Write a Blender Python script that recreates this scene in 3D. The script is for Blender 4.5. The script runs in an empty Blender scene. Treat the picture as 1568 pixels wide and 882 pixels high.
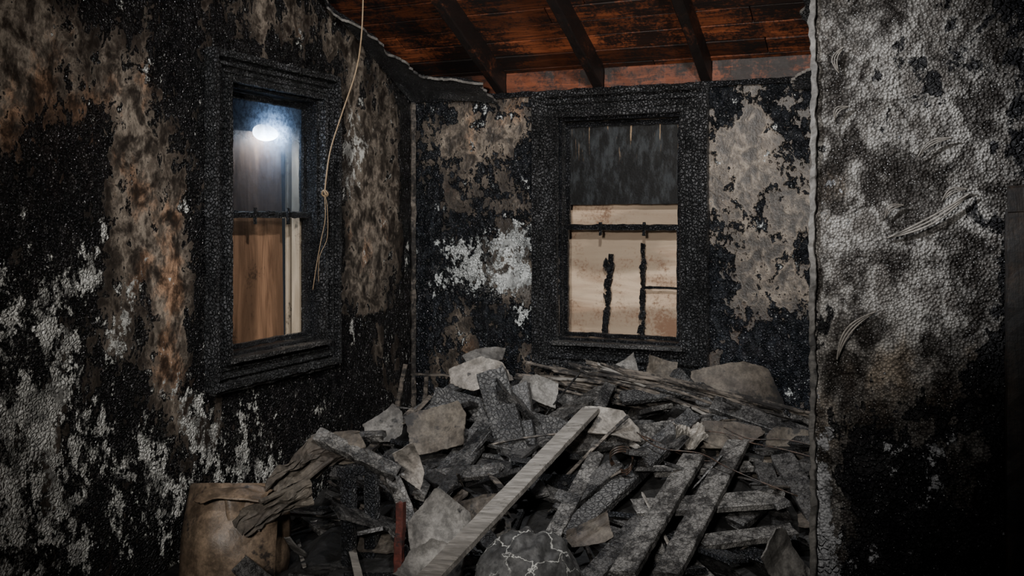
import bpy, bmesh, math, random
from mathutils import Vector, noise, Matrix
random.seed(7)
D=5.3; LX=-2.984
CA,SA=math.cos(math.radians(23.5)),math.sin(math.radians(23.5))
def S(r,d,z): return Vector((CA*r-SA*d, SA*r+CA*d, z))   # room diagonal axes -> world
def sst(a,b,x):
    t=max(0,min(1,(x-a)/(b-a))); return t*t*(3-2*t)
def roofz(y): return 2.24+0.468*(D-y)

# ---------------------------------------------------------------- nodes
class NT:
    def __init__(s,name):
        s.m=bpy.data.materials.new(name); s.m.use_nodes=True
        s.t=s.m.node_tree; s.t.nodes.clear()
        s.out=s.t.nodes.new('ShaderNodeOutputMaterial')
        s.b=s.t.nodes.new('ShaderNodeBsdfPrincipled')
        s.t.links.new(s.b.outputs[0],s.out.inputs[0])
        s.tc=s.t.nodes.new('ShaderNodeTexCoord')
        s.obj=s.tc.outputs['Object']
    def put(s,sock,v):
        if hasattr(v,'is_output'): s.t.links.new(v,sock)
        else:
            if isinstance(v,(tuple,list)) and len(v)==3 and sock.type=='RGBA': v=(*v,1)
            sock.default_value=v
    def map(s,sc,loc=(0,0,0),rot=(0,0,0)):
        n=s.t.nodes.new('ShaderNodeMapping'); s.put(n.inputs[0],s.obj)
        n.inputs['Scale'].default_value=sc; n.inputs['Location'].default_value=loc; n.inputs['Rotation'].default_value=rot
        return n.outputs[0]
    def noise(s,sc,det=6,ro=.6,vec=None,dist=0,color=False):
        n=s.t.nodes.new('ShaderNodeTexNoise'); s.put(n.inputs['Vector'],vec or s.obj)
        n.inputs['Scale'].default_value=sc; n.inputs['Detail'].default_value=det
        n.inputs['Roughness'].default_value=ro; n.inputs['Distortion'].default_value=dist
        return n.outputs[1 if color else 0]
    def warp(s,sc,amt):
        c=s.noise(sc,4,.6,color=True)
        a=s.t.nodes.new('ShaderNodeVectorMath'); a.operation='SCALE'; s.put(a.inputs[0],c); a.inputs['Scale'].default_value=amt
        b=s.t.nodes.new('ShaderNodeVectorMath'); b.operation='ADD'; s.put(b.inputs[0],s.obj); s.put(b.inputs[1],a.outputs[0]); return b.outputs[0]
    def vor(s,sc,feat='DISTANCE_TO_EDGE',vec=None,rnd=1):
        n=s.t.nodes.new('ShaderNodeTexVoronoi'); n.feature=feat; s.put(n.inputs['Vector'],vec or s.obj)
        n.inputs['Scale'].default_value=sc; n.inputs['Randomness'].default_value=rnd
        return n.outputs['Distance']
    def math(s,op,a,b=0,c=0):
        n=s.t.nodes.new('ShaderNodeMath'); n.operation=op
        s.put(n.inputs[0],a); s.put(n.inputs[1],b); s.put(n.inputs[2],c); return n.outputs[0]
    def add(s,*terms):
        r=None
        for (v,w,c) in terms:
            q=s.math('MULTIPLY_ADD',v,w,-c*w)
            r=q if r is None else s.math('ADD',r,q)
        return r
    def rng(s,v,a,b,c=0,d=1):
        n=s.t.nodes.new('ShaderNodeMapRange'); n.interpolation_type='SMOOTHSTEP'
        s.put(n.inputs[0],v); n.inputs[1].default_value=a;n.inputs[2].default_value=b
        n.inputs[3].default_value=c;n.inputs[4].default_value=d; return n.outputs[0]
    def mix(s,f,a,b,mode='MIX'):
        n=s.t.nodes.new('ShaderNodeMix'); n.data_type='RGBA'; n.blend_type=mode
        s.put(n.inputs[0],f); s.put(n.inputs[6],a); s.put(n.inputs[7],b); return n.outputs[2]
    def attr(s,name):
        n=s.t.nodes.new('ShaderNodeAttribute'); n.attribute_name=name
        q=s.t.nodes.new('ShaderNodeSeparateColor'); s.put(q.inputs[0],n.outputs['Color']); return q.outputs
    def bump(s,h,st=.5,dist=.01):
        n=s.t.nodes.new('ShaderNodeBump'); n.inputs['Strength'].default_value=st
        n.inputs['Distance'].default_value=dist; s.put(n.inputs['Height'],h)
        s.t.links.new(n.outputs[0],s.b.inputs['Normal']); return n
    def fin(s,col,rough,spec=.5):
        s.put(s.b.inputs['Base Color'],col); s.put(s.b.inputs['Roughness'],rough)
        s.b.inputs['Specular IOR Level'].default_value=spec; return s.m

def wall_mat(name,grey,tan,white,soot=(.004,.0045,.0055),soot2=(.020,.020,.022),streak=.4,pim=110,spk=1.0,ro0=.6,spa=.35,hf=1.0,n1w=2.7,pimb=.8,pimc=.0,sro=-.30,pall=False):
    n=NT(name); R,G,B=n.attr('mask')[:3]
    sv=n.map((1,1,streak))
    n1=n.noise(3.2,5,.56,sv,.4); n2=n.noise(11,6,.64,n.map((1,1,.8)),.5); n3=n.noise(85,4,.75)
    n4=n.noise(26,5,.7,n.map((1,1,.7),(3,7,1)),.2); n5=n.noise(5.5,5,.6,n.map((1,1,.7),(9,2,5)))
    pm=n.vor(pim,'F1'); e=n.vor(58,'DISTANCE_TO_EDGE')
    g=n.add((G,1,0),(n5,2.4,.5),(n4,.8,.5))
    pl=n.mix(n.rng(g,.3,.7),grey,tan)
    pl=n.mix(1,pl,n.mix(n.rng(n2,.40,.58),(.22,.20,.19),(1.35,1.3,1.25)),'MULTIPLY')
    pl=n.mix(1,pl,n.mix(n.rng(n4,.40,.60),(.42,.40,.39),(1.3,1.3,1.3)),'MULTIPLY')
    pl=n.mix(hf,pl,n.mix(1,pl,n.mix(n.rng(n3,.36,.62),(.45,.45,.45),(1.4,1.4,1.4)),'MULTIPLY'))
    if pimc: pl=n.mix(pimc,pl,n.mix(1,pl,n.mix(n.rng(pm,.15,.6),(1.9,1.9,1.9),(.25,.25,.25)),'MULTIPLY'))
    s=n.add((R,1,0),(n1,n1w,.5),(n2,2.1,.5),(n4,1.4,.5),(n3,.25,.5))
    sf=n.rng(s,.45,.55)
    f=n.add((B,1,0),(n5,2.6,.5),(n2,1.4,.5),(n4,2.3,.5),(n3,.9,.5))
    ff=n.rng(f,.60,.67)
    sc=n.mix(n.rng(n4,.42,.7),soot,soot2)
    col=n.mix(n.math('MULTIPLY',sf,.98),pl,sc)
    sp=n.add((n3,1,.5),(n4,.35,.5),(n1,.6,.5),(B,.25,.2))
    col=n.mix(n.rng(sp,.15/spk,.2/spk,0,spa),col,(.30,.29,.27))
    w=n.mix(n.rng(n3,.35,.6),tuple(c*.55 for c in white),white)
    w=n.mix(1,w,n.mix(n.rng(n2,.38,.6),(.3,.3,.3),(1.1,1.1,1.1)),'MULTIPLY')
    col=n.mix(n.math('MULTIPLY',ff,.92),col,w)
    al=n.math('MULTIPLY',n.rng(e,0,.2),sf)
    pmb=n.math('MULTIPLY',pm,1.0 if pall else sf)
    h=n.add((ff,.9,0),(n3,.45*hf,0),(pmb,-pimb,0),(sf,-.8,0),(n4,.55,0),(n2,.6,0),(al,.9,0))
    n.bump(h,1,.009)
    ro=n.add((sf,sro,0),(n2,.3,.5)); ro=n.math('ADD',ro,ro0)
    return n.fin(col,ro,.7)

def char_mat(name,sc=38,base=(.012,.0125,.014),ash=(.07,.07,.072),stretch=(1,1,1),ro=.36,edge=.25,bs=1):
    n=NT(name); mp=n.map(stretch)
    e=n.vor(sc,'DISTANCE_TO_EDGE',mp); e2=n.vor(sc*2.7,'DISTANCE_TO_EDGE',mp)
    big=n.noise(5,5,.7); fine=n.noise(120,3,.7)
    a=n.math('MULTIPLY',n.rng(e,.02,edge),n.rng(big,.38,.66,.1,1))
    col=n.mix(a,base,ash)
    col=n.mix(1,col,n.mix(n.rng(fine,.3,.7),(.35,.35,.35),(1.6,1.6,1.6)),'MULTIPLY')
    h=n.add((n.rng(e,0,.22),1,0),(n.rng(e2,0,.2),.35,0),(fine,.35,0))
    n.bump(h,bs,.009)
    return n.fin(col,n.math('MULTIPLY_ADD',fine,.2,ro),.8)

def charwood(name,c1,c2,ash,amt=.5):
    n=NT(name); g=n.noise(24,5,.75); g2=n.noise(70,4,.7); b=n.noise(4,5,.65,n.map((1,1,1),(2,5,8)))
    e=n.vor(55,'DISTANCE_TO_EDGE',n.warp(20,.03))
    col=n.mix(n.rng(g,.35,.65),c1,c2)
    a=n.math('MULTIPLY',n.rng(n.add((b,1,0),(g,.6,.5)),.44,.60),amt)
    col=n.mix(a,col,ash)
    col=n.mix(1,col,n.mix(n.rng(e,0,.12),(.35,.35,.35),(1,1,1)),'MULTIPLY')
    col=n.mix(1,col,n.mix(n.rng(g2,.35,.65),(.7,.7,.7),(1.2,1.2,1.2)),'MULTIPLY')
    n.bump(n.add((n.rng(e,0,.15),.4,0),(g,.6,0),(g2,.3,0)),.6,.005)
    return n.fin(col,.48,.5)

def wood_mat(name,c1,c2,axis='x',soot=.4,sc=3,ro=.55,grain=30,attr=False,sootc=(.01,.009,.009),knot=0):
    n=NT(name)
    st={'x':(.12,1,1),'y':(1,.12,1),'z':(1,1,.1)}[axis]
    mp=n.map(st); g=n.noise(grain,6,.65,mp,1.2); g2=n.noise(grain*.25,4,.5,mp,2.5)
    big=n.noise(sc,6,.68); fi=n.noise(60,4,.7)
    col=n.mix(n.rng(g,.35,.65),c1,c2)
    col=n.mix(n.rng(g2,.45,.6,0,.5+knot),col,tuple(c*.4 for c in c1))
    if attr:
        col=n.mix(1,col,n.mix(n.attr('mask')[0],(.22,.22,.22),(1.5,1.4,1.3)),'MULTIPLY')
    s=n.add((big,1,0),(fi,.45,.5),(g,.3,.5))
    s=n.rng(s,.78-soot,.96-soot)
    col=n.mix(n.math('MULTIPLY',s,.95),col,sootc)
    n.bump(n.add((g,1,0),(fi,.5,0)),.6,.004)
    return n.fin(col,n.math('MULTIPLY_ADD',fi,.15,ro),.45)

def plaster_mat(name,c1,c2,sc=5,crack=False,ro=.7,soot=.45,sootc=(.012,.012,.013),bp=.35):
    n=NT(name); b=n.noise(sc,6,.65,None,.4); fi=n.noise(90,4,.7); m=n.noise(18,6,.7)
    col=n.mix(n.rng(b,.35,.65),c1,c2)
    col=n.mix(1,col,n.mix(n.rng(m,.35,.65),(.5,.5,.5),(1.2,1.2,1.2)),'MULTIPLY')
    col=n.mix(1,col,n.mix(n.rng(fi,.35,.65),(.8,.8,.8),(1.15,1.15,1.15)),'MULTIPLY')
    s=n.add((n.noise(sc*.9,6,.7,n.map((1,1,1),(4,4,4))),1,0),(m,.5,.5)); s=n.rng(s,.98-soot,1.08-soot)
    col=n.mix(n.math('MULTIPLY',s,.92),col,sootc)
    if crack:
        e=n.vor(9,'DISTANCE_TO_EDGE',n.warp(9,.16)); br=n.noise(7,4,.6)
        col=n.mix(n.math('MULTIPLY',n.rng(e,.0,.03,1,0),n.rng(br,.42,.5)),col,(.5,.5,.47))
    n.bump(n.add((m,1,0),(fi,.4,0)),bp,.005)
    return n.fin(col,ro,.45)

M={}
M['wl']=wall_mat('burnt_plaster_left',(.21,.185,.155),(.32,.205,.135),(.90,.90,.85),hf=.3,ro0=.50)
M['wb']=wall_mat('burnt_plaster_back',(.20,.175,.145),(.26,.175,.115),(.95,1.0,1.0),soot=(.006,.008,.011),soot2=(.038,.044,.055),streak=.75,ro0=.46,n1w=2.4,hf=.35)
M['wp']=wall_mat('blistered_paint',(.23,.23,.225),(.20,.175,.145),(.55,.56,.58),soot=(.008,.008,.010),soot2=(.030,.030,.032),streak=.8,pim=150,spk=.7,ro0=.34,spa=.25,hf=.2,pimb=.9,pimc=.4,sro=-.08,pall=True)
M['char']=char_mat('alligator_char',56,(.006,.007,.008),(.13,.135,.145),ro=.26)  # grey ash on cell tops, lifted to paint in the casing highlights
M['charf']=char_mat('fine_char',70,(.007,.008,.010),(.05,.055,.065),ro=.26)
M['cw']=charwood('scorched_board',(.008,.008,.009),(.035,.034,.033),(.15,.145,.14),.45)
M['cwg']=charwood('ash_covered_board',(.026,.025,.024),(.085,.081,.077),(.25,.24,.225),.6)
M['crib']=char_mat('cracked_char_board',46,(.014,.014,.015),(.10,.098,.095),(1,1,1),.42,.12,.6)
M['roof']=wood_mat('scorched_roof_boards',(.29,.09,.036),(.12,.038,.018),'x',.38,2.2,.5,26,True)
M['block']=wood_mat('scorched_blocking',(.22,.062,.024),(.10,.03,.014),'x',.40,4,.5,26)
M['raft']=wood_mat('scorched_rafter',(.14,.046,.022),(.04,.015,.009),'y',.5,3,.45,26)
M['ply1']=wood_mat('plywood_brown',(.42,.24,.14),(.15,.08,.045),'z',.22,3,.5,12,knot=.3)
M['ply2']=wood_mat('plywood_pale',(.85,.66,.48),(.50,.34,.23),'x',.28,2.5,.6,7,sootc=(.22,.12,.07),knot=.35)
M['pale']=wood_mat('pale_trim',(.6,.5,.38),(.42,.34,.25),'z',.2,5,.6,20)
M['ash']=wood_mat('grey_weathered_wood',(.29,.27,.245),(.14,.13,.115),'x',.22,4,.6,50)
M['lath']=wood_mat('burnt_lath',(.17,.145,.12),(.05,.043,.037),'x',.36,6,.6,40)
M['door']=wood_mat('scorched_door',(.05,.034,.024),(.02,.015,.012),'z',.45,3,.5,20)
M['plg']=plaster_mat('fallen_plaster_grey',(.20,.19,.175),(.10,.095,.09),3)
M['plb']=plaster_mat('fallen_plaster_brown',(.13,.112,.09),(.06,.049,.041),3)
M['plw']=plaster_mat('fallen_plaster_pale',(.33,.305,.27),(.18,.16,.14),3,soot=.38)
M['dome']=plaster_mat('crazed_glaze',(.12,.12,.118),(.05,.05,.05),7,True,.6)
M['rub']=plaster_mat('ash_and_rubble',(.02,.0195,.019),(.007,.007,.007),12,bp=.8)
M['red']=plaster_mat('scorched_red_paint',(.12,.028,.02),(.04,.013,.01),9)
M['brn']=plaster_mat('scorched_cardboard',(.24,.175,.12),(.10,.07,.048),3,soot=.46,ro=.4)
M['rust']=plaster_mat('rusted_metal',(.08,.045,.03),(.025,.02,.015),30,ro=.4)
def cord():
    n=NT('cord_insulation'); f=n.noise(60,4,.6)
    return n.fin(n.mix(f,(.18,.12,.065),(.48,.35,.22)),.5)
M['cord']=cord()
def emis(name,col,st):
    n=NT(name); n.put(n.b.inputs['Emission Color'],col); n.b.inputs['Emission Strength'].default_value=st
    return n.fin((.8,.8,.8),.5)
M['gap_glow']=emis('daylight_gap_glow',(.84,.92,1),150)  # emission for the added daylight glow in the left window
def sootglass():
    n=NT('sooty_glass'); t=n.t
    f=n.noise(7,6,.7); f2=n.noise(60,4,.7)
    n.fin(n.mix(f,(.006,.008,.010),(.03,.036,.045)),.3,.6)
    tr=t.nodes.new('ShaderNodeBsdfTranslucent'); n.put(tr.inputs[0],n.mix(n.rng(f2,.3,.7),(.06,.085,.125),(.28,.36,.48)))
    tp=t.nodes.new('ShaderNodeBsdfTransparent'); tp.inputs[0].default_value=(.75,.8,.85,1)
    m1=t.nodes.new('ShaderNodeMixShader'); m1.inputs[0].default_value=.5
    t.links.new(n.b.outputs[0],m1.inputs[1]); t.links.new(tr.outputs[0],m1.inputs[2])
    m2=t.nodes.new('ShaderNodeMixShader')
    sp=t.nodes.new('ShaderNodeSeparateXYZ'); n.put(sp.inputs[0],n.obj)
    z=n.math('ADD',sp.outputs[2],n.math('MULTIPLY',n.math('SUBTRACT',f,.5),.10))
    n.put(m2.inputs[0],n.rng(z,1.80,2.0,.72,.05))
    t.links.new(m1.outputs[0],m2.inputs[1]); t.links.new(tp.outputs[0],m2.inputs[2])
    t.links.new(m2.outputs[0],n.out.inputs[0]); return n.m
def shade():
    n=NT('smoke_stained_glass'); v=n.noise(40,5,.7,n.map((1,1,.06)),.3); g=n.noise(22,6,.75,n.map((1,1,.35))); z=n.noise(90,4,.7)
    sp=n.t.nodes.new('ShaderNodeSeparateXYZ'); n.put(sp.inputs[0],n.obj)
    top=n.rng(sp.outputs[2],1.80,1.98)
    st=n.math('MULTIPLY',n.rng(v,.60,.66),top)
    col=n.mix(n.rng(g,.44,.66),(.002,.0025,.003),(.035,.041,.046)); col=n.mix(st,col,(.34,.24,.15))  # bluish noise tones paint a faint sheen onto the sooty glass
    n.bump(n.add((g,.3,0),(z,1,0)),.5,.003); return n.fin(col,.55,.25)
M['glass']=sootglass(); M['shade']=shade()

# ---------------------------------------------------------------- mesh helpers
def mk(name,bm,mats,smooth=False,parent=None):
    me=bpy.data.meshes.new(name); bm.normal_update(); bm.to_mesh(me); bm.free()
    for m in mats: me.materials.append(M[m])
    if smooth:
        for p in me.polygons: p.use_smooth=True
    o=bpy.data.objects.new(name,me); bpy.context.collection.objects.link(o)
    if parent: o.parent=parent
    return o
def empty(name,loc=(0,0,0)):
    e=bpy.data.objects.new(name,None); e.location=loc; e.empty_display_size=.1
    bpy.context.collection.objects.link(e); return e
def plank(bm,p0,p1,w,t,nrm=(0,0,1),mat=0,jit=.002,warp=0,jag=0,step=.03,taper=1):
    p0=Vector(p0);p1=Vector(p1); d=p1-p0; L=d.length; d.normalize(); n=Vector(nrm)
    s=d.cross(n)
    if s.length<1e-3: s=d.cross(Vector((1,.2,0)))
    s.normalize(); n=s.cross(d).normalized()
    c=min(w,t)*.12
    k=max(1,int(w/ .035))
    prof=[]
    for i in range(k+1): prof.append((-w/2+c+(w-2*c)*i/k, t/2))
    prof+= [(w/2,t/2-c),(w/2,-t/2+c)]
    for i in range(k+1): prof.append((w/2-c-(w-2*c)*i/k,-t/2))
    prof+= [(-w/2,-t/2+c),(-w/2,t/2-c)]
    seg=max(2,int(L/step)); rings=[]; sd=Vector((random.random()*50,random.random()*50,0))
    ja=[random.uniform(-jag,jag) for _ in prof]; jb=[random.uniform(-jag,jag) for _ in prof]
    for i in range(seg+1):
        f=i/seg; ring=[]
        for j,(a,b) in enumerate(prof):
            q=f*L
            if i==0:q+=ja[j]
            if i==seg:q+=jb[j]
            tp=1+(taper-1)*f
            p=p0+d*q+s*a*tp+n*b+n*(warp*math.sin(f*math.pi))
            p+=noise.noise_vector(p*18+sd)*jit*1.1+noise.noise_vector(p*65+sd)*jit*.9
            ring.append(bm.verts.new(p))
        rings.append(ring)
    N=len(prof)
    for i in range(seg):
        for j in range(N):
            fc=bm.faces.new((rings[i][j],rings[i+1][j],rings[i+1][(j+1)%N],rings[i][(j+1)%N])); fc.material_index=mat
    f=bm.faces.new(rings[0]); f.material_index=mat
    f=bm.faces.new(rings[-1][::-1]); f.material_index=mat
def sheet(bm,c,ax,ay,w,h,curl=0,curly=0,rough=.02,jag=.25,th=.012,mat=0,n=12,fine=.35):
    """broken flat slab: rectangle with one or two corners snapped off"""
    c=Vector(c);ax=Vector(ax).normalized(); ay=Vector(ay); ay=(ay-ax*ay.dot(ax)).normalized(); nz=ax.cross(ay)
    sd=Vector((random.random()*90,random.random()*90,3))
    cuts=[]; q0=random.randint(0,3)
    for q in range(2 if jag>.2 else 1):
        an=math.radians(45+90*((q0+q*random.choice((1,2)))%4)+random.uniform(-22,22)); cuts.append((math.cos(an),math.sin(an),random.uniform(1.3-2.0*jag,1.2)))
    sk=random.uniform(-.35,.35)*jag*2
    T=[];B=[]
    for i in range(n+1):
        a=[];b=[]
        for j in range(n+1):
            x=2*i/n-1;y=2*j/n-1
            r=max(abs(x),abs(y))
            k=1
            for (cx,cy,cd) in cuts:
                if r>1e-6:
                    bx,by=x/r,y/r; dd=bx*cx+by*cy
                    if dd>cd: k=min(k,cd/dd)
            if r>.99: k*=1-jag*.14*random.random()
            X=x*k*(1+sk*y);Y=y*k
            hz=curl*X*X+curly*Y*Y+rough*noise.noise(Vector((X*1.6,Y*1.6,0))+sd)+rough*fine*noise.noise(Vector((X*6,Y*6,5))+sd)
            p=c+ax*X*w/2+ay*Y*h/2+nz*hz
            a.append(bm.verts.new(p)); b.append(bm.verts.new(p-nz*th))
        T.append(a);B.append(b)
    def F(*v):
        f=bm.faces.new(v); f.material_index=mat
    for i in range(n):
        for j in range(n):
            F(T[i][j],T[i+1][j],T[i+1][j+1],T[i][j+1]); F(B[i][j+1],B[i+1][j+1],B[i+1][j],B[i][j])
    for i in range(n):
        F(T[i][0],B[i][0],B[i+1][0],T[i+1][0]); F(T[i+1][n],B[i+1][n],B[i][n],T[i][n])
        F(T[0][i+1],B[0][i+1],B[0][i],T[0][i]); F(T[n][i],B[n][i],B[n][i+1],T[n][i+1])
def chunk(bm,c,r,sc=(1,1,.6),mat=0,sub=2,amp=.45):
    ret=bmesh.ops.create_icosphere(bm,subdivisions=sub,radius=1)
    sd=Vector((random.random()*90,0,random.random()*90))
    R=Matrix.Rotation(random.uniform(0,6.28),3,'Z')@Matrix.Rotation(random.uniform(-.5,.5),3,'X')
    vs=ret['verts']
    for v in vs:
        p=v.co.copy(); k=1+amp*noise.noise(p*1.3+sd)*1.6+amp*.4*noise.noise(p*4+sd)
        p=Vector((p.x*sc[0],p.y*sc[1],p.z*sc[2]))*k*r
        v.co=R@p+Vector(c)
    for f in {f for v in vs for f in v.link_faces}: f.material_index=mat
def tube(bm,pts,rad,mat=0,n=7,sub=6):
    P=[Vector(p) for p in pts]; Q=[]
    for i in range(len(P)-1):
        a=P[max(i-1,0)];b=P[i];c=P[i+1];d=P[min(i+2,len(P)-1)]
        for k in range(sub):
            t=k/sub
            Q.append(.5*((2*b)+(c-a)*t+(2*a-5*b+4*c-d)*t*t+(3*b-a-3*c+d)*t**3))
    Q.append(P[-1]); rings=[]
    for i,q in enumerate(Q):
        t=(Q[min(i+1,len(Q)-1)]-Q[max(i-1,0)]).normalized()
        s=t.cross(Vector((.3,.9,.1))).normalized(); u=s.cross(t)
        rings.append([bm.verts.new(q+(s*math.cos(2*math.pi*j/n)+u*math.sin(2*math.pi*j/n))*rad) for j in range(n)])
    for i in range(len(rings)-1):
        for j in range(n):
            f=bm.faces.new((rings[i][j],rings[i+1][j],rings[i+1][(j+1)%n],rings[i][(j+1)%n])); f.material_index=mat
    bm.faces.new(rings[0]);bm.faces.new(rings[-1][::-1])

# ---------------------------------------------------------------- walls
def blob(a,z,L):
    v=0
    for (ca,cz,sa,sz,k) in L: v+=k*math.exp(-((a-ca)/sa)**2-((z-cz)/sz)**2)
    return v
def lines(a,b,step,extra):
    L=[a+(b-a)*i/int((b-a)/step) for i in range(int((b-a)/step)+1)]
    for e in extra:
        if a<e<b:
            i=min(range(1,len(L)-1),key=lambda k:abs(L[k]-e)); L[i]=e
    return sorted(set(L))
def wall(name,P,a0,a1,z0,ztop,hole,mat,maskf,flip,disp=.006,step=.03):
    ex=[hole[0],hole[1]] if hole else []; ez=[hole[2],hole[3]] if hole else []
    A=lines(a0,a1,step,ex); zmax=max(ztop(a0),ztop(a1)); Z=lines(z0,zmax,step,ez)
    me=bpy.data.meshes.new(name); V=[];F=[];idx={}
    def vid(i,j):
        if (i,j) in idx: return idx[(i,j)]
        a=A[i]; z=min(Z[j],ztop(a))
        near=hole and (hole[0]-.15<a<hole[1]+.15 and hole[2]-.15<z<hole[3]+.15)
        d=0 if near else noise.fractal(Vector((a*2.2,z*2.2,3)),1,2,4)*disp
        idx[(i,j)]=len(V); V.append(P(a,z,d)); return idx[(i,j)]
    for i in range(len(A)-1):
        for j in range(len(Z)-1):
            ca=(A[i]+A[i+1])/2;cz=(Z[j]+Z[j+1])/2
            if hole and hole[0]<ca<hole[1] and hole[2]<cz<hole[3]: continue
            if Z[j]>=min(ztop(A[i]),ztop(A[i+1]))-1e-4: continue
            q=(vid(i,j),vid(i+1,j),vid(i+1,j+1),vid(i,j+1))
            F.append(q[::-1] if flip else q)
    me.from_pydata(V,[],F); me.update()
    at=me.color_attributes.new('mask','FLOAT_COLOR','POINT')
    inv={v:k for k,v in idx.items()}
    for k in range(len(V)):
        i,j=inv[k]; m=maskf(A[i],min(Z[j],ztop(A[i]))); at.data[k].color=(m[0],m[1],m[2],1)
    me.materials.append(M[mat])
    for p in me.polygons:p.use_smooth=True
    o=bpy.data.objects.new(name,me); bpy.context.collection.objects.link(o)
    s=o.modifiers.new('thickness','SOLIDIFY'); s.thickness=.14; s.offset=-1
    return o
def mL(y,z):
    soot=.92
    soot-=blob(y,z,[(3.2,1.15,.17,.5,.95),(2.95,2.0,.40,.45,.52),(2.5,1.9,.3,.45,.30),(4.74,1.62,.36,.75,1.05),(2.6,.75,.3,.3,.1),(4.3,2.5,.9,.15,.5),(2.45,2.2,.3,.2,.4),(3.9,.5,.4,.2,.2)])
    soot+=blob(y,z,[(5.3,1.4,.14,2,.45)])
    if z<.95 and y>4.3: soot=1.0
    tan=blob(y,z,[(3.22,1.1,.2,.45,.6),(2.55,1.78,.25,.3,.8),(3.0,1.9,.3,.4,.3),(4.7,1.3,.3,.3,.3),(3.9,.45,.4,.25,.7),(4.5,.8,.1,.15,.6)])+.0
    wh=blob(y,z,[(2.5,.72,.35,.33,.66),(2.7,1.25,.25,.25,.36),(2.98,1.05,.12,.12,.45),(2.45,1.25,.15,.3,.33),(3.6,.4,.4,.3,.42),(4.66,1.92,.14,.18,.78),(4.6,1.7,.12,.12,.5),(2.6,.3,.4,.4,.26),(3.2,.5,.4,.3,.34)])
    wh+=.08*sst(1.4,1.0,z)
    return soot,tan,wh
def mB(x,z):
    soot=.70
    soot-=blob(x,z,[(-2.5,1.95,.4,.28,.55),(-.85,1.6,.35,.5,.58),(-2.33,1.12,.25,.2,.4),(-1.9,.6,.2,.1,.2)])  # soot also thinned under the painted reflection left of the window
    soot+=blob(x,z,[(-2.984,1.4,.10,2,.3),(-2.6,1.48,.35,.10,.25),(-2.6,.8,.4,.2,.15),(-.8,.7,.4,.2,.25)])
    tan=.0+blob(x,z,[(-2.6,2.0,.3,.25,.3),(-.95,.8,.3,.2,.7),(-2.5,.6,.4,.15,.5),(-2.2,2.15,.12,.1,.7),(-1.5,.55,.3,.15,.7),(-.75,1.4,.1,.3,.2)])
    wh=blob(x,z,[(-2.30,1.12,.20,.11,1.1),(-2.25,1.38,.12,.13,.7),(-2.5,1.26,.25,.16,.58),(-2.75,1.1,.2,.2,.33),(-.9,1.7,.2,.3,.1),(-2.2,.95,.1,.1,.45)])  # pale blobs left of the window paint a bluish light reflection
    return soot,tan,wh
def mP(x,z):
    soot=.50-blob(x,z,[(-.10,1.62,.17,.40,.6),(-.22,1.8,.04,.9,.35),(-.1,1.15,.2,.25,.3)])  # soot thinned mid-wall: bright pool of light painted into the mask
    soot+=.3*sst(.98,.92,z)+.45*sst(.06,.20,x)  # darkens below the soot line and toward the right side
    tan=.05+blob(x,z,[(-.2,1.0,.1,.2,.6),(.0,1.15,.2,.15,.5)])
    wh=-.05+.18*sst(.99,.9,z)+blob(x,z,[(-.24,.8,.03,.4,.8),(-.02,.98,.2,.03,.55),(-.22,.25,.1,.3,.4)])
    return soot,tan,wh
HL=(3.55,4.28,.86,2.125); HB=(-2.0,-1.275,.79,2.085)
wall('wall_left',lambda a,z,d:(LX+d,a,z),-1.4,D,0,roofz,HL,'wl',mL,False)
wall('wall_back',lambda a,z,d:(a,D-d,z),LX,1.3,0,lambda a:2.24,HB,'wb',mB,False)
YP=2.4
wall('wall_partition',lambda a,z,d:(a,YP-d,z),-.257,1.3,0,lambda a:roofz(YP+.14),None,'wp',mP,False,disp=.012,step=.015)
wall('wall_right',lambda a,z,d:(1.3-d,a,z),-1.4,D,0,roofz,None,'wl',lambda a,z:(.7,.2,.1),True,step=.06)
bm=bmesh.new()
for i in range(28):
    x0=-3.1+i*.16
    plank(bm,(x0+.08,-1.4,-.02),(x0+.08,5.4,-.02),.156,.04,(0,0,1),jit=.001,step=.4)
mk('floor',bm,['lath'])

# ceiling : roof boards
bm=bmesh.new(); lay=bm.loops.layers.float_color.new('mask')
sd_=Vector((0,-.906,.423)); up=Vector((0,.423,.906))
org=Vector((0,D,2.24))+up*.14
s=-.22
while s<7.4:
    w=random.uniform(.135,.15)
    x=-3.15-random.uniform(0,.8)
    while x<1.45:
        L=random.uniform(.9,2.2); x1=min(x+L,1.5)
        c=org+sd_*(s+w/2)+up*random.uniform(0,.008)
        n0=len(bm.faces)
        plank(bm,(x+.003,c.y,c.z),(x1-.003,c.y,c.z),w-.009,.02,up,jit=.0014,step=.12)
        bm.faces.ensure_lookup_table(); v=random.uniform(.0,1)
        for f in bm.faces[n0:]:
            for l in f.loops: l[lay]=(v,v,v,1)
        x=x1
    s+=w
mk('ceiling',bm,['roof'])
bm=bmesh.new()
plank(bm,org+Vector((-1,0,0))+up*.03-sd_*.3,org+up*.03+sd_*7.4+Vector((-1,0,0)),5.2,.02,up,jit=0,step=.5)
mk('ceiling_sheathing',bm,['charf'])
bm=bmesh.new()
for x in (-2.386,-1.767,-1.143,-.53,.09,.71):
    a=Vector((x,D+.02,2.24))+up*.07; plank(bm,a,a+sd_*7.3,.055,.14,up,jit=.003,step=.06)
mk('ceiling_rafters',bm,['raft'])
bm=bmesh.new()
xs=[-2.98,-2.386,-1.767,-1.143,-.53,.09,.71,1.3]
for i in range(7):
    t=2.40 if i!=2 else 2.37
    plank(bm,(xs[i]+.03,D+.05,2.24+(t-2.24)/2),(xs[i+1]-.03,D+.05,2.24+(t-2.24)/2),t-2.24,.03,(0,1,0),jit=.003,step=.05)
mk('trim_1',bm,['block'])
bm=bmesh.new()
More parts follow.
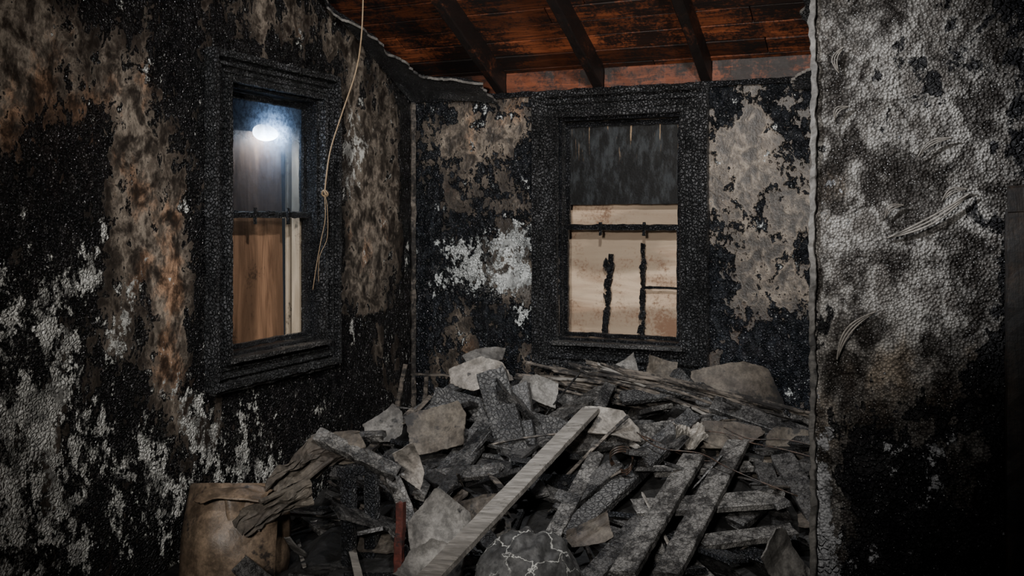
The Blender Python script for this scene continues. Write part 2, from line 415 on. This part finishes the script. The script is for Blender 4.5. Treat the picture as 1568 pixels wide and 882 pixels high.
plank(bm,(LX,D-.012,2.235),(1.3,D-.012,2.235),.03,.025,(0,1,0),jit=.006,step=.03)
mk('trim_2',bm,['charf'])
bm=bmesh.new()
plank(bm,(LX+.016,D-.016,.3),(LX+.016,D-.016,2.22),.03,.025,(1,-1,0),jit=.006,step=.03)
mk('trim_3',bm,['lath'])
def remnant(name,edge,inner,mats):
    bm=bmesh.new(); rows=[]
    pts=[]
    for i in range(len(edge)-1):
        for k in range(14):
            t=k/14; pts.append((edge[i][0]*(1-t)+edge[i+1][0]*t,edge[i][1]*(1-t)+edge[i+1][1]*t))
    pts.append(edge[-1])
    for (x,y) in pts:
        nx=noise.noise(Vector((x*9,y*9,1)))*.05+random.uniform(-.012,.012)
        row=[]
        for j in range(9):
            f=j/8
            X=inner*(1-f)+(x+nx)*f
            droop=-.05*f**3+noise.noise(Vector((X*6,y*6,2)))*.02
            row.append(Vector((X,y,roofz(y)-.012+droop)))
        rows.append(row)
    T=[[bm.verts.new(p) for p in r] for r in rows]; B=[[bm.verts.new(p-Vector((0,0,.014))) for p in r] for r in rows]
    for i in range(len(rows)-1):
        for j in range(8):
            bm.faces.new((T[i][j],T[i][j+1],T[i+1][j+1],T[i+1][j])); bm.faces.new((B[i+1][j],B[i+1][j+1],B[i][j+1],B[i][j]))
        f=bm.faces.new((T[i][8],B[i][8],B[i+1][8],T[i+1][8])); f.material_index=1
    bmesh.ops.recalc_face_normals(bm,faces=bm.faces)
    return mk(name,bm,mats)
remnant('ceiling_plaster_remnant',[(-2.40,5.27),(-2.41,5.07),(-2.60,5.02),(-2.757,4.96),(-2.79,4.72),(-2.93,4.37),(-2.95,4.0)],LX+.002,['charf','plg'])
remnant('ceiling_plaster_remnant',[(-.66,5.27),(-.67,5.2),(-.56,5.1),(-.55,4.98),(-.50,4.85),(-.56,4.7),(-.52,4.3),(-.5,3.6)],1.28,['charf','plg'])

# ---------------------------------------------------------------- windows
def window(name,W,H,zmid,casing=.13):
    a0,a1,z0,z1=H; e=empty(name)
    def child(nm,bm,mats): return mk(nm,bm,mats,parent=e)
    nrm=(W(0,1,0)-W(0,0,0))
    def fr(bm,o,w,n,t,jit=.003):
        A0,A1,Z0,Z1=a0-o,a1+o,z0-o,z1+o; h=w/2
        plank(bm,W(A0,n,Z0-h),W(A0,n,Z1+h),w,t,nrm,jit=jit,step=.015); plank(bm,W(A1,n,Z0-h),W(A1,n,Z1+h),w,t,nrm,jit=jit,step=.015)
        plank(bm,W(A0+h,n,Z1),W(A1-h,n,Z1),w,t,nrm,jit=jit,step=.015); plank(bm,W(A0+h,n,Z0),W(A1-h,n,Z0),w,t,nrm,jit=jit,step=.015)
    bm=bmesh.new()
    fr(bm,casing/2+.005,casing,.010,.022,.004)
    fr(bm,casing-.008,.032,.036,.055,.004)
    fr(bm,casing*.62,.018,.030,.030,.002)
    fr(bm,casing*.38,.012,.022,.020,.002)
    fr(bm,.014,.028,.034,.035,.003)
    child('casing',bm,['char'])
    bm=bmesh.new(); fr(bm,-.008,.016,-.04,.09,.002); child('jamb_lining',bm,['charf'])
    bm=bmesh.new()
    plank(bm,W(a0-.02,.035,z0-.01),W(a1+.02,.035,z0-.01),.022,.09,nrm,jit=.004)
    plank(bm,W(a0-casing+.02,.02,z0-casing-.012),W(a1+casing-.02,.02,z0-casing-.012),.03,.04,nrm,jit=.006)
    child('sill',bm,['crib'])
    def sash(nm,za,zb,n):
        bm=bmesh.new(); w=.035;t=.03;i=.022
        plank(bm,W(a0+i,n,za),W(a0+i,n,zb),w,t,nrm,jit=.004);plank(bm,W(a1-i,n,za),W(a1-i,n,zb),w,t,nrm,jit=.004)
        plank(bm,W(a0+i,n,zb-.015),W(a1-i,n,zb-.015),.03,t,nrm,jit=.004);plank(bm,W(a0+i,n,za+.013),W(a1-i,n,za+.013),.024,t,nrm,jit=.004)
        child(nm,bm,['charf'])
    sash('upper_sash',zmid-.01,z1-.02,-.075); sash('lower_sash',z0+.02,zmid+.012,-.045)
    bm=bmesh.new()
    am=(a0+a1)/2
    for da in (-.12,.14):
        plank(bm,W(am+da,-.02,zmid-.05),W(am+da,-.02,zmid+.03),.016,.014,nrm,jit=.004,step=.01)
    plank(bm,W(am-.02,-.025,zmid+.008),W(am+.03,-.025,zmid+.008),.016,.02,nrm,jit=.002,step=.01)
    child('sash_lock',bm,['charf'])
    return e,child
WL=lambda a,n,z:Vector((LX+n,a,z)); WB=lambda a,n,z:Vector((a,D-n,z))
e1,c1=window('window_1',WL,HL,1.52)
e2,c2=window('window_2',WB,HB,1.45,.145)
bm=bmesh.new(); plank(bm,(LX-.075,3.92,1.53),(LX-.075,3.92,2.09),.68,.004,(1,0,0),jit=0,step=.1); c1('upper_glass',bm,['glass'])
bm=bmesh.new(); plank(bm,(LX-.17,3.865,.70),(LX-.17,3.835,1.935),.70,.015,(1,0,0),jit=.001,step=.1)
mk('plywood_board',bm,['ply1'])
bm=bmesh.new(); plank(bm,(LX-.12,4.262,.87),(LX-.12,4.262,2.1),.05,.02,(0,1,0),jit=.001,step=.2)
plank(bm,(LX-.19,4.32,.87),(LX-.19,4.32,2.1),.10,.02,(1,0,0),jit=.001,step=.2)
c1('storm_frame',bm,['pale'])
bm=bmesh.new(); sheet(bm,(LX-.115,3.63,1.80),(0,1,0),(0,.03,1),.10,.56,.01,0,.01,.1,.003,0,10); c1('curtain_scrap',bm,['plg'])
bm=bmesh.new(); plank(bm,(-1.64,D+.16,.66),(-1.64,D+.16,2.2),.86,.015,(0,1,0),jit=.001,step=.1)
mk('plywood_board',bm,['ply2'])
bm=bmesh.new(); plank(bm,(-1.645,D+.085,1.585),(-1.645,D+.085,2.06),.68,.01,(0,1,0),jit=.001,jag=.008,step=.03); c2('sooty_upper_pane',bm,['shade'])
bm=bmesh.new()
yb=D+.10
plank(bm,(-1.755,yb,.82),(-1.715,yb,1.29),.024,.014,(0,1,0),jit=.014,jag=.01,step=.01)
plank(bm,(-1.53,yb,.82),(-1.525,yb,1.35),.024,.014,(0,1,0),jit=.012,jag=.01,step=.01)
plank(bm,(-1.53,yb,1.105),(-1.30,yb,1.105),.014,.012,(0,1,0),jit=.005,step=.02)
for _ in range(12):
    q=random.choice((-1.74,-1.53)); chunk(bm,(q+random.uniform(-.014,.014),yb,random.uniform(.84,1.3)),.020,(1,.5,1.8),0,1)
c2('charred_muntins',bm,['charf'])
bm=bmesh.new()
r_=bmesh.ops.create_icosphere(bm,subdivisions=3,radius=1)
for v in r_['verts']: v.co=Vector((LX-.128,4.0,1.935))+Vector((v.co.x*.024,v.co.y*.10*(1+.15*v.co.y),v.co.z*.042))  # added glowing ellipsoid standing in for daylight above the plywood edge
tube(bm,[(LX-.128,3.99,1.965),(LX-.128,3.99,2.0),(LX-.13,4.0,2.05),(LX-.13,4.0,2.12)],.008,mat=1)  # made-up stem above the glow
mk('window_gap_glow',bm,['gap_glow','charf'],True)

bm=bmesh.new()
cp=[S(-.77,5.0,2.76),S(-.77,5.0,2.63),S(-.78,5.0,2.43),S(-.80,4.95,2.25),S(-.876,4.95,2.02),S(-.933,4.95,1.834),S(-.96,4.95,1.627)]
tube(bm,cp,.004)
k=cp[-1]
tube(bm,[k+Vector((.0,0,.02)),k+Vector((.014,.01,.0)),k+Vector((.0,.014,-.015)),k+Vector((-.014,0,-.005)),k+Vector((0,-.01,.015)),k+Vector((.012,.0,-.01))],.0045)
tube(bm,[k,S(-.96,4.97,1.5),S(-.985,4.98,1.38),S(-1.01,4.99,1.25),S(-1.03,5.0,1.13)],.002)
tube(bm,[k,S(-.945,4.95,1.55),S(-.95,4.97,1.40),S(-.99,4.97,1.3),S(-1.0,5.0,1.17)],.0015)
mk('hanging_cord',bm,['cord'],True)

bm=bmesh.new()
def curl(p,q,bow,w):
    p=Vector((p[0],YP-.018,p[1]));q=Vector((q[0],YP-.018,q[1])); d=q-p; nn=Vector((-d.z,0,d.x)).normalized()
    for k in range(3):
        o=nn*(k-1)*w*.9; pts=[p+d*t+nn*bow*math.sin(t*math.pi)+o*math.sin(t*math.pi)+Vector((0,-.006*math.sin(t*math.pi)-.002*k,0)) for t in (0,.2,.4,.6,.8,1)]
        tube(bm,pts,w*.28,n=6)
curl((-.205,1.17),(-.12,1.285),.02,.007)
curl((-.095,1.455),(.075,1.555),-.012,.008); curl((-.10,1.50),(-.06,1.53),.012,.006); curl((.02,1.54),(.07,1.565),.01,.006)
curl((-.03,1.64),(.04,1.68),.012,.005); curl((-.2,1.84),(-.19,1.9),.015,.006); curl((-.21,1.73),(-.18,1.76),.012,.006)
mk('peeling_paint_curls',bm,['plw'],True)
bm=bmesh.new()
for x in (.165,.21):
    plank(bm,(x,YP-.035,.0),(x,YP-.035,1.52),.04,.03 if x<.2 else .045,(0,1,0),jit=.002)
plank(bm,(.15,YP-.035,1.54),(.9,YP-.035,1.54),.06,.035,(0,1,0),jit=.002)
plank(bm,(.56,YP-.03,.0),(.56,YP-.03,1.5),.66,.02,(0,1,0),jit=.002,step=.1)
mk('door_1',bm,['door'])
bm=bmesh.new()
plank(bm,(-.260,YP-.004,.0),(-.260,YP-.004,3.4),.014,.026,(0,1,0),jit=.005,step=.008)
mk('trim_4',bm,['plg'])

# ---------------------------------------------------------------- debris
def mound(x,y):
    d=-SA*x+CA*y
    h=.04+.48*sst(3.0,5.0,d)
    kk=.2+.8*sst(-2.75,-1.9,x+.55*max(0,y-4.1)); h*=kk
    h+=.05*noise.fractal(Vector((x*3,y*3,0)),1,2,4)+.03*noise.noise(Vector((x*9,y*9,2)))
    return max(.01,h-.05)
bm=bmesh.new()
nx,ny=150,110; G=[]
for i in range(nx+1):
    row=[]
    for j in range(ny+1):
        x=LX+.02+(1.28-LX-.02)*i/nx; y=2.6+(5.27-2.6)*j/ny
        row.append(bm.verts.new((x,y,mound(x,y))))
    G.append(row)
for i in range(nx):
    for j in range(ny): bm.faces.new((G[i][j],G[i+1][j],G[i+1][j+1],G[i][j+1]))
for side in ([G[i][0] for i in range(nx+1)],[G[i][ny] for i in range(nx,-1,-1)],[G[0][j] for j in range(ny,-1,-1)],[G[nx][j] for j in range(ny+1)]):
    lo=[bm.verts.new((v.co.x,v.co.y,.0)) for v in side]
    for i in range(len(side)-1): bm.faces.new((lo[i],lo[i+1],side[i+1],side[i]))
cnt=0
while cnt<440:
    r=random.uniform(-1.9,2.0); d=random.uniform(2.9,5.7); p=S(r,d,0)
    if p.x<LX+.3 or p.y>D-.25 or p.x>1.0 or p.y<2.85: continue
    if r<-.55 and d<4.3 and random.random()<.6: cnt+=1; continue
    cnt+=1
    z=mound(p.x,p.y)+random.uniform(.0,.06); yaw=random.uniform(0,math.pi); tl=random.gauss(0,.28)
    dv=Vector((math.cos(yaw)*math.cos(tl),math.sin(yaw)*math.cos(tl),math.sin(tl)))
    kind=random.random(); c=Vector((p.x,p.y,z))
    nr=Vector((random.gauss(0,.4),random.gauss(0,.4),1))
    def cl(q,m):
        q.x=max(LX+m,q.x);q.y=min(D-m,max(q.y,2.64)); q.z=max(.02,q.z)
    if kind<.46:
        L=random.uniform(.15,.7); a=c-dv*L/2;b=c+dv*L/2; cl(a,.05);cl(b,.05)
        plank(bm,a,b,random.uniform(.012,.035),.008,nr,mat=random.choice((1,1,3,3,7,2)),jag=.01,jit=.002,warp=random.uniform(-.03,.03),step=.05)
    elif kind<.86:
        L=random.uniform(.25,.8); a=c-dv*L/2;b=c+dv*L/2; cl(a,.08);cl(b,.08)
        plank(bm,a,b,random.uniform(.05,.11),random.uniform(.016,.026),nr,mat=random.choice((3,3,7,3,4)),jag=.014,jit=.0015,step=.04)
    elif kind<.95:
        sheet(bm,c+Vector((0,0,.02)),dv,Vector((-dv.y,dv.x,random.gauss(0,.4))),random.uniform(.08,.26),random.uniform(.07,.18),random.uniform(-.015,.015),random.uniform(-.015,.015),.008,.3,.006,random.choice((5,6,6,3,0)),8,.2)
    else: chunk(bm,c,random.uniform(.010,.022),(1,.8,.55),random.choice((0,0,3)),1)
mk('rubble_pile',bm,['rub','lath','ash','cw','cwg','plg','plb','charf'])

def obj(name,mats,fn,smooth=False):
    bm=bmesh.new(); fn(bm); return mk(name,bm,mats,smooth)
vw=Vector((0,-.5,1))
obj('grey_floor_plank',['ash'],lambda b:plank(b,S(.372,4.55,.60),S(-.30,3.17,.29),.088,.025,(-.1,-.35,1),jag=.008,jit=.0015))
TB=[
(S(-.10,4.66,.76),S(.05,4.40,.28),.145,.045,(.2,-1,.25),'crib'),
(S(.03,4.74,.68),S(.07,4.5,.38),.11,.045,(.2,-1,.25),'cw'),
(S(-.37,4.70,.62),S(.66,4.55,.38),.05,.12,(0,.3,1),'crib'),
(S(.21,3.85,.23),S(.68,4.36,.47),.09,.045,vw,'crib'),
(S(.2,4.0,.29),S(.45,4.2,.43),.08,.03,vw,'cw'),
(S(.27,3.5,.18),S(.52,3.85,.30),.08,.03,vw,'cw'),
(S(-.12,4.25,.38),S(.28,4.0,.32),.06,.03,vw,'cw'),
(S(-.30,4.35,.36),S(-.10,4.6,.56),.09,.03,vw,'cw'),
(S(.02,4.25,.34),S(.33,4.6,.50),.08,.03,vw,'cw'),
(S(.25,4.40,.46),S(1.0,4.75,.50),.11,.03,(0,-.8,1),'cwg'),
(S(.9,3.9,.27),S(1.45,4.4,.45),.09,.03,vw,'cw'),
(S(.65,3.7,.22),S(.92,4.3,.42),.07,.03,vw,'cw'),
(S(1.0,4.8,.58),S(1.5,4.5,.44),.10,.03,vw,'cw'),
(S(-.20,4.0,.28),S(.02,3.65,.16),.07,.03,vw,'cw'),
(S(.50,4.95,.64),S(.15,4.65,.50),.08,.03,vw,'cwg'),
(S(-.48,4.45,.36),S(-.25,4.1,.36),.07,.03,vw,'cw'),
(S(1.25,3.75,.24),S(1.2,4.3,.44),.10,.03,vw,'cw'),
(S(.12,3.75,.20),S(.38,4.30,.45),.07,.025,vw,'cwg'),
(S(.72,4.55,.50),S(1.35,4.65,.47),.09,.03,(0,-.6,1),'cw'),
(S(-.05,3.45,.13),S(.40,3.6,.20),.07,.03,vw,'cw'),
(S(.35,4.6,.45),S(.55,5.05,.72),.06,.03,(.3,-1,.2),'cw'),
(S(1.05,4.7,.48),S(.85,5.05,.70),.07,.03,(.3,-1,.2),'cw'),
(S(.55,4.85,.60),S(1.3,4.95,.66),.08,.03,(0,-.8,1),'crib'),
(S(-.55,5.0,.45),S(-.15,5.1,.70),.07,.03,(0,-1,.5),'cw'),
(S(-.46,4.3,.34),S(-.05,4.15,.42),.08,.025,vw,'cwg'),
(S(-.35,3.95,.30),S(-.15,4.4,.46),.06,.025,vw,'cw'),
]
for (p,q,w,t,nn,mt) in TB:
    obj('charred_plank',[mt],lambda b:plank(b,p,q,w,t,nn,jag=.014,jit=.003,step=.02))
def rack(b):
    for (p,q,w) in ((S(1.02,4.36,.49),S(.56,3.5,.21),.10),(S(.80,4.26,.45),S(.40,3.5,.21),.10)):
        plank(b,p,q,w,.03,(-.1,-.3,1),jit=.002,jag=.01)
    for (p,q,w) in ((S(.50,3.93,.32),S(1.12,3.97,.35),.11),(S(.72,3.72,.25),S(1.10,3.80,.27),.08),(S(.62,4.2,.40),S(1.05,4.25,.41),.06)):
        plank(b,p,q,w,.03,(-.1,-.3,1),jit=.002,jag=.01)
obj('broken_pallet',['cwg'],rack)
def box(b):
    sheet(b,S(-1.12,3.72,.23),Vector((CA,SA,0)),Vector((-.12,.25,.95)),.38,.49,-.10,-.04,.02,.05,.006,0,24,.1)
    sheet(b,S(-.97,3.84,.22),Vector((.25,.97,0)),Vector((.0,.1,.95)),.30,.42,-.04,-.04,.02,.1,.006,0,18,.1)
    sheet(b,S(-1.10,3.80,.445),Vector((CA,SA,.05)),Vector((-.3,.9,.12)),.30,.14,-.03,-.02,.02,.2,.005,0,14,.1)
obj('crumpled_cardboard_box',['brn'],box,True)
def cloth(b):
    sheet(b,S(-.82,3.95,.50),S(.33,.15,.12),Vector((.1,.4,-.6)),.42,.14,-.06,.04,.08,.2,.008,0,16)
    sheet(b,S(-.93,3.80,.36),S(.30,.12,.14),Vector((.1,.3,-.7)),.30,.10,-.05,.03,.06,.2,.008,0,12)
    tube(b,[S(-.97,3.72,.41),S(-.85,3.85,.44),S(-.76,3.95,.50),S(-.68,4.0,.55)],.010)
obj('burnt_cloth',['plb'],cloth)
def table(b):
    for (r,d,z) in ((-.65,3.85,.47),(-.56,3.87,.48),(-.46,4.05,.46),(-.72,4.3,.47)):
        plank(b,S(r,d,.02),S(r,d,z),.05,.05,(0,1,0),jit=.003)
    plank(b,S(-.68,3.84,.49),S(-.42,4.08,.48),.06,.04,(0,0,1),jit=.004,mat=0)
    plank(b,S(-.80,4.0,.60),S(-.45,3.85,.48),.07,.035,(-.1,-.4,1),jit=.006,jag=.02,mat=1)
    plank(b,S(-.86,4.15,.55),S(-.55,4.1,.58),.05,.03,(0,-.3,1),jit=.006,jag=.015,mat=1)
    plank(b,S(-.72,4.3,.46),S(-.46,4.08,.46),.05,.03,(0,0,1),jit=.004)
    plank(b,S(-.63,3.85,.15),S(-.46,4.05,.15),.03,.03,(0,0,1),jit=.004)
    plank(b,S(-.50,4.0,.44),S(-.36,3.75,.25),.06,.02,(0,-.3,1),jit=.006,jag=.01,mat=1)
obj('burnt_table_frame',['charf','cwg'],table)
obj('red_table_leg',['red'],lambda b:plank(b,S(-.435,3.65,.02),S(-.42,3.67,.42),.032,.03,(0,1,0),jit=.004,jag=.01))
def dome(b):
    r=bmesh.ops.create_icosphere(b,subdivisions=5,radius=1)
    for v in r['verts']:
        p=v.co.copy(); k=1+.10*noise.noise(p*1.6)+.04*noise.noise(p*4)+.015*noise.noise(p*14)
        if p.z>.7: k+=.16*noise.noise(p*5+Vector((3,1,0)))+.25*max(0,p.z-.85)
        v.co=S(.06,3.42,.20)+Vector((p.x*.19,p.y*.19,p.z*.19))*k
obj('collapsed_light_globe',['dome'],dome,True)
SH=[
(S(-.34,4.50,.52),S(1,-.3,.3),(0,.5,.9),.30,.22,.04,.01,'plb'),
(S(-.17,4.9,.71),S(1,.2,.3),(0,.6,.8),.30,.17,-.04,.02,'plw'),
(S(-.15,5.2,.76),S(1,.2,.0),(0,.6,.8),.22,.10,-.03,.02,'plg'),
(S(1.12,4.88,.66),S(1,0,.15),(0,.5,.9),.44,.25,-.08,-.03,'plb'),
(S(.775,5.05,.70),S(1,.1,-.3),(0,.4,.9),.16,.14,.03,.0,'plb'),
(S(.58,5.05,.69),S(1,.1,.5),(0,.5,.8),.17,.12,.03,.02,'plg'),
(S(.48,4.50,.54),S(1,.1,-.25),(0,.8,.6),.28,.15,-.04,.03,'plw'),
(S(-.27,3.66,.36),S(1,.2,.1),(0,.4,.9),.25,.24,-.08,.05,'plg'),
(S(-.28,3.55,.22),S(1,-.2,-.2),(0,.6,.7),.22,.18,.06,.05,'plg'),
(S(.98,3.50,.26),S(.5,.3,-.8),S(.4,.3,.9),.26,.15,.03,0,'plg'),
(S(.95,4.52,.49),S(1,.05,-.03),(0,.7,.7),.50,.14,.02,0,'plb'),
(S(-.42,4.0,.47),S(.3,.1,-.9),(.8,.4,.2),.20,.10,.05,.0,'plw'),
(S(.13,4.78,.66),S(1,.1,-.5),(0,.6,.8),.20,.14,.03,.0,'plg'),
(S(1.32,4.42,.44),S(1,0,-.1),(0,.6,.8),.34,.20,.02,.02,'plb'),
(S(-.62,4.8,.46),S(.8,.3,.5),(0,.6,.8),.22,.16,.04,.02,'plg'),
(S(-.12,3.9,.33),S(.8,.3,.2),(0,.6,.8),.16,.10,.04,.02,'plb'),
(S(1.2,3.65,.30),S(.3,.1,-.9),S(.9,.2,.1),.24,.12,.04,.02,'plg'),
(S(.30,3.75,.27),S(.8,.2,.3),(0,.6,.8),.18,.10,.03,.02,'plb'),
]
for (c,ax,ay,w,h,cu,cy,mt) in SH:
    obj('fallen_plaster_sheet',[mt],lambda b:sheet(b,c,ax,ay,w,h,cu*.7,cy*.7,.012,.32,.007,0,18,.12))
obj('crumpled_paper',['plw'],lambda b:sheet(b,S(.80,4.42,.52),S(1,.1,.1),(0,.7,.7),.13,.12,.07,-.05,.06,.3,.003,0,16))
def laths(b):
    for i in range(34):
        p=S(.02+.45*random.random(),4.95+.15*random.random(),.76-.10*random.random())
        q=S(.9+.75*random.random(),4.75+.25*random.random(),.56-.13*random.random())
        plank(b,p,q,random.uniform(.010,.024),.007,(random.gauss(0,.4),-.6,1),jit=.003,jag=.02,warp=random.uniform(-.05,.06),step=.05,mat=random.choice((0,0,1)))
obj('fallen_laths',['lath','ash'],laths)
def sticks(b):
    plank(b,S(-.66,5.4,.35),S(-.60,5.45,.68),.025,.012,(0,1,0),jit=.003)
    plank(b,S(-.50,5.45,.35),S(-.48,5.47,.64),.025,.012,(0,1,0),jit=.003)
    plank(b,S(-.56,5.4,.63),S(-.15,5.2,.65),.022,.012,(0,0,1),jit=.003)
    plank(b,S(-.60,4.9,.40),S(-.42,5.0,.58),.03,.012,(0,0,1),jit=.003)
    plank(b,S(-.75,4.7,.32),S(-.50,4.95,.52),.04,.02,(0,-1,1),jit=.003)
obj('broken_lath_frame',['lath'],sticks)
def wires(b):
    for i in range(4):
        a=S(random.uniform(.3,1.2),random.uniform(4.3,4.7),.53); pts=[a]
        for k in range(5): pts.append(pts[-1]+S(.12+random.uniform(-.05,.05),-.06+random.uniform(-.08,.05),0)+Vector((0,0,random.uniform(-.06,.02))))
        tube(b,pts,.003)
    for k in range(3):
        c=S(.47,4.15,.45+.01*k); tube(b,[c+Vector((math.cos(t)*.05,.02*math.sin(t*2),math.sin(t)*.05)) for t in [i*.63 for i in range(11)]],.004)
obj('tangled_wire',['rust'],wires,True)

# ---------------------------------------------------------------- lights
def area(name,loc,tgt,size,e,col,sy=None,disk=False):
    l=bpy.data.lights.new(name,'AREA'); l.energy=e; l.size=size; l.color=col
    if sy: l.shape='RECTANGLE'; l.size_y=sy
    if disk: l.shape='DISK'
    o=bpy.data.objects.new(name,l); o.location=loc; o.rotation_euler=(Vector(tgt)-Vector(loc)).to_track_quat('-Z','Y').to_euler()
    bpy.context.collection.objects.link(o); return o
def spot(name,loc,tgt,e,col,ang,blend=1,rad=.15):
    l=bpy.data.lights.new(name,'SPOT'); l.energy=e; l.color=col; l.spot_size=math.radians(ang); l.spot_blend=blend; l.shadow_soft_size=rad
    o=bpy.data.objects.new(name,l); o.location=loc; o.rotation_euler=(Vector(tgt)-Vector(loc)).to_track_quat('-Z','Y').to_euler()
    bpy.context.collection.objects.link(o); return o
spot('key_fill',(-.6,-1.0,2.2),(-2.05,4.8,1.35),600,(1,.95,.89),60,1,.2)  # added key spot behind the camera, not tied to a real opening
spot('overhead_fill',(-.5,1.7,3.2),(-2.1,4.9,1.3),340,(1,.97,.94),86,1,.08)  # added spot from above, rakes across the walls
spot('partition_light',(-1.3,.7,2.3),(-.09,2.4,1.68),230,(.97,.98,1),26,1,.04)
spot('ceiling_fill',(-1.0,.6,1.6),(-1.5,4.6,2.75),180,(1,.84,.70),42,1,.2)  # added warm spot aimed up at the roof boards, no fixture
spot('pile_light',(-1.6,2.6,3.0),(-1.35,4.3,.3),190,(.95,.97,1),54,1,.06)
area('daylight_side',(LX-.5,4.5,1.3),(LX-.15,4.25,1.2),.25,3.5,(1,.86,.68),.7)
area('eave_gap',(-1.40,D+.12,2.40),(-1.45,D-1,2.38),.16,.6,(.9,.95,1),.03)
area('board_light',(-1.64,D+.12,2.2),(-1.64,D+.15,1.2),.5,1.8,(1,.93,.8),.03)
w=bpy.data.worlds.new('World'); bpy.context.scene.world=w; w.use_nodes=True
w.node_tree.nodes['Background'].inputs[0].default_value=(.6,.68,.8,1); w.node_tree.nodes['Background'].inputs[1].default_value=.03

cam=bpy.data.cameras.new('camera'); cam.sensor_width=36; cam.lens=34; cam.shift_y=-.068; cam.clip_start=.05
co=bpy.data.objects.new('camera',cam); co.location=(0,0,1.5); co.rotation_euler=(math.radians(90),0,math.radians(23.5))
bpy.context.collection.objects.link(co); bpy.context.scene.camera=co
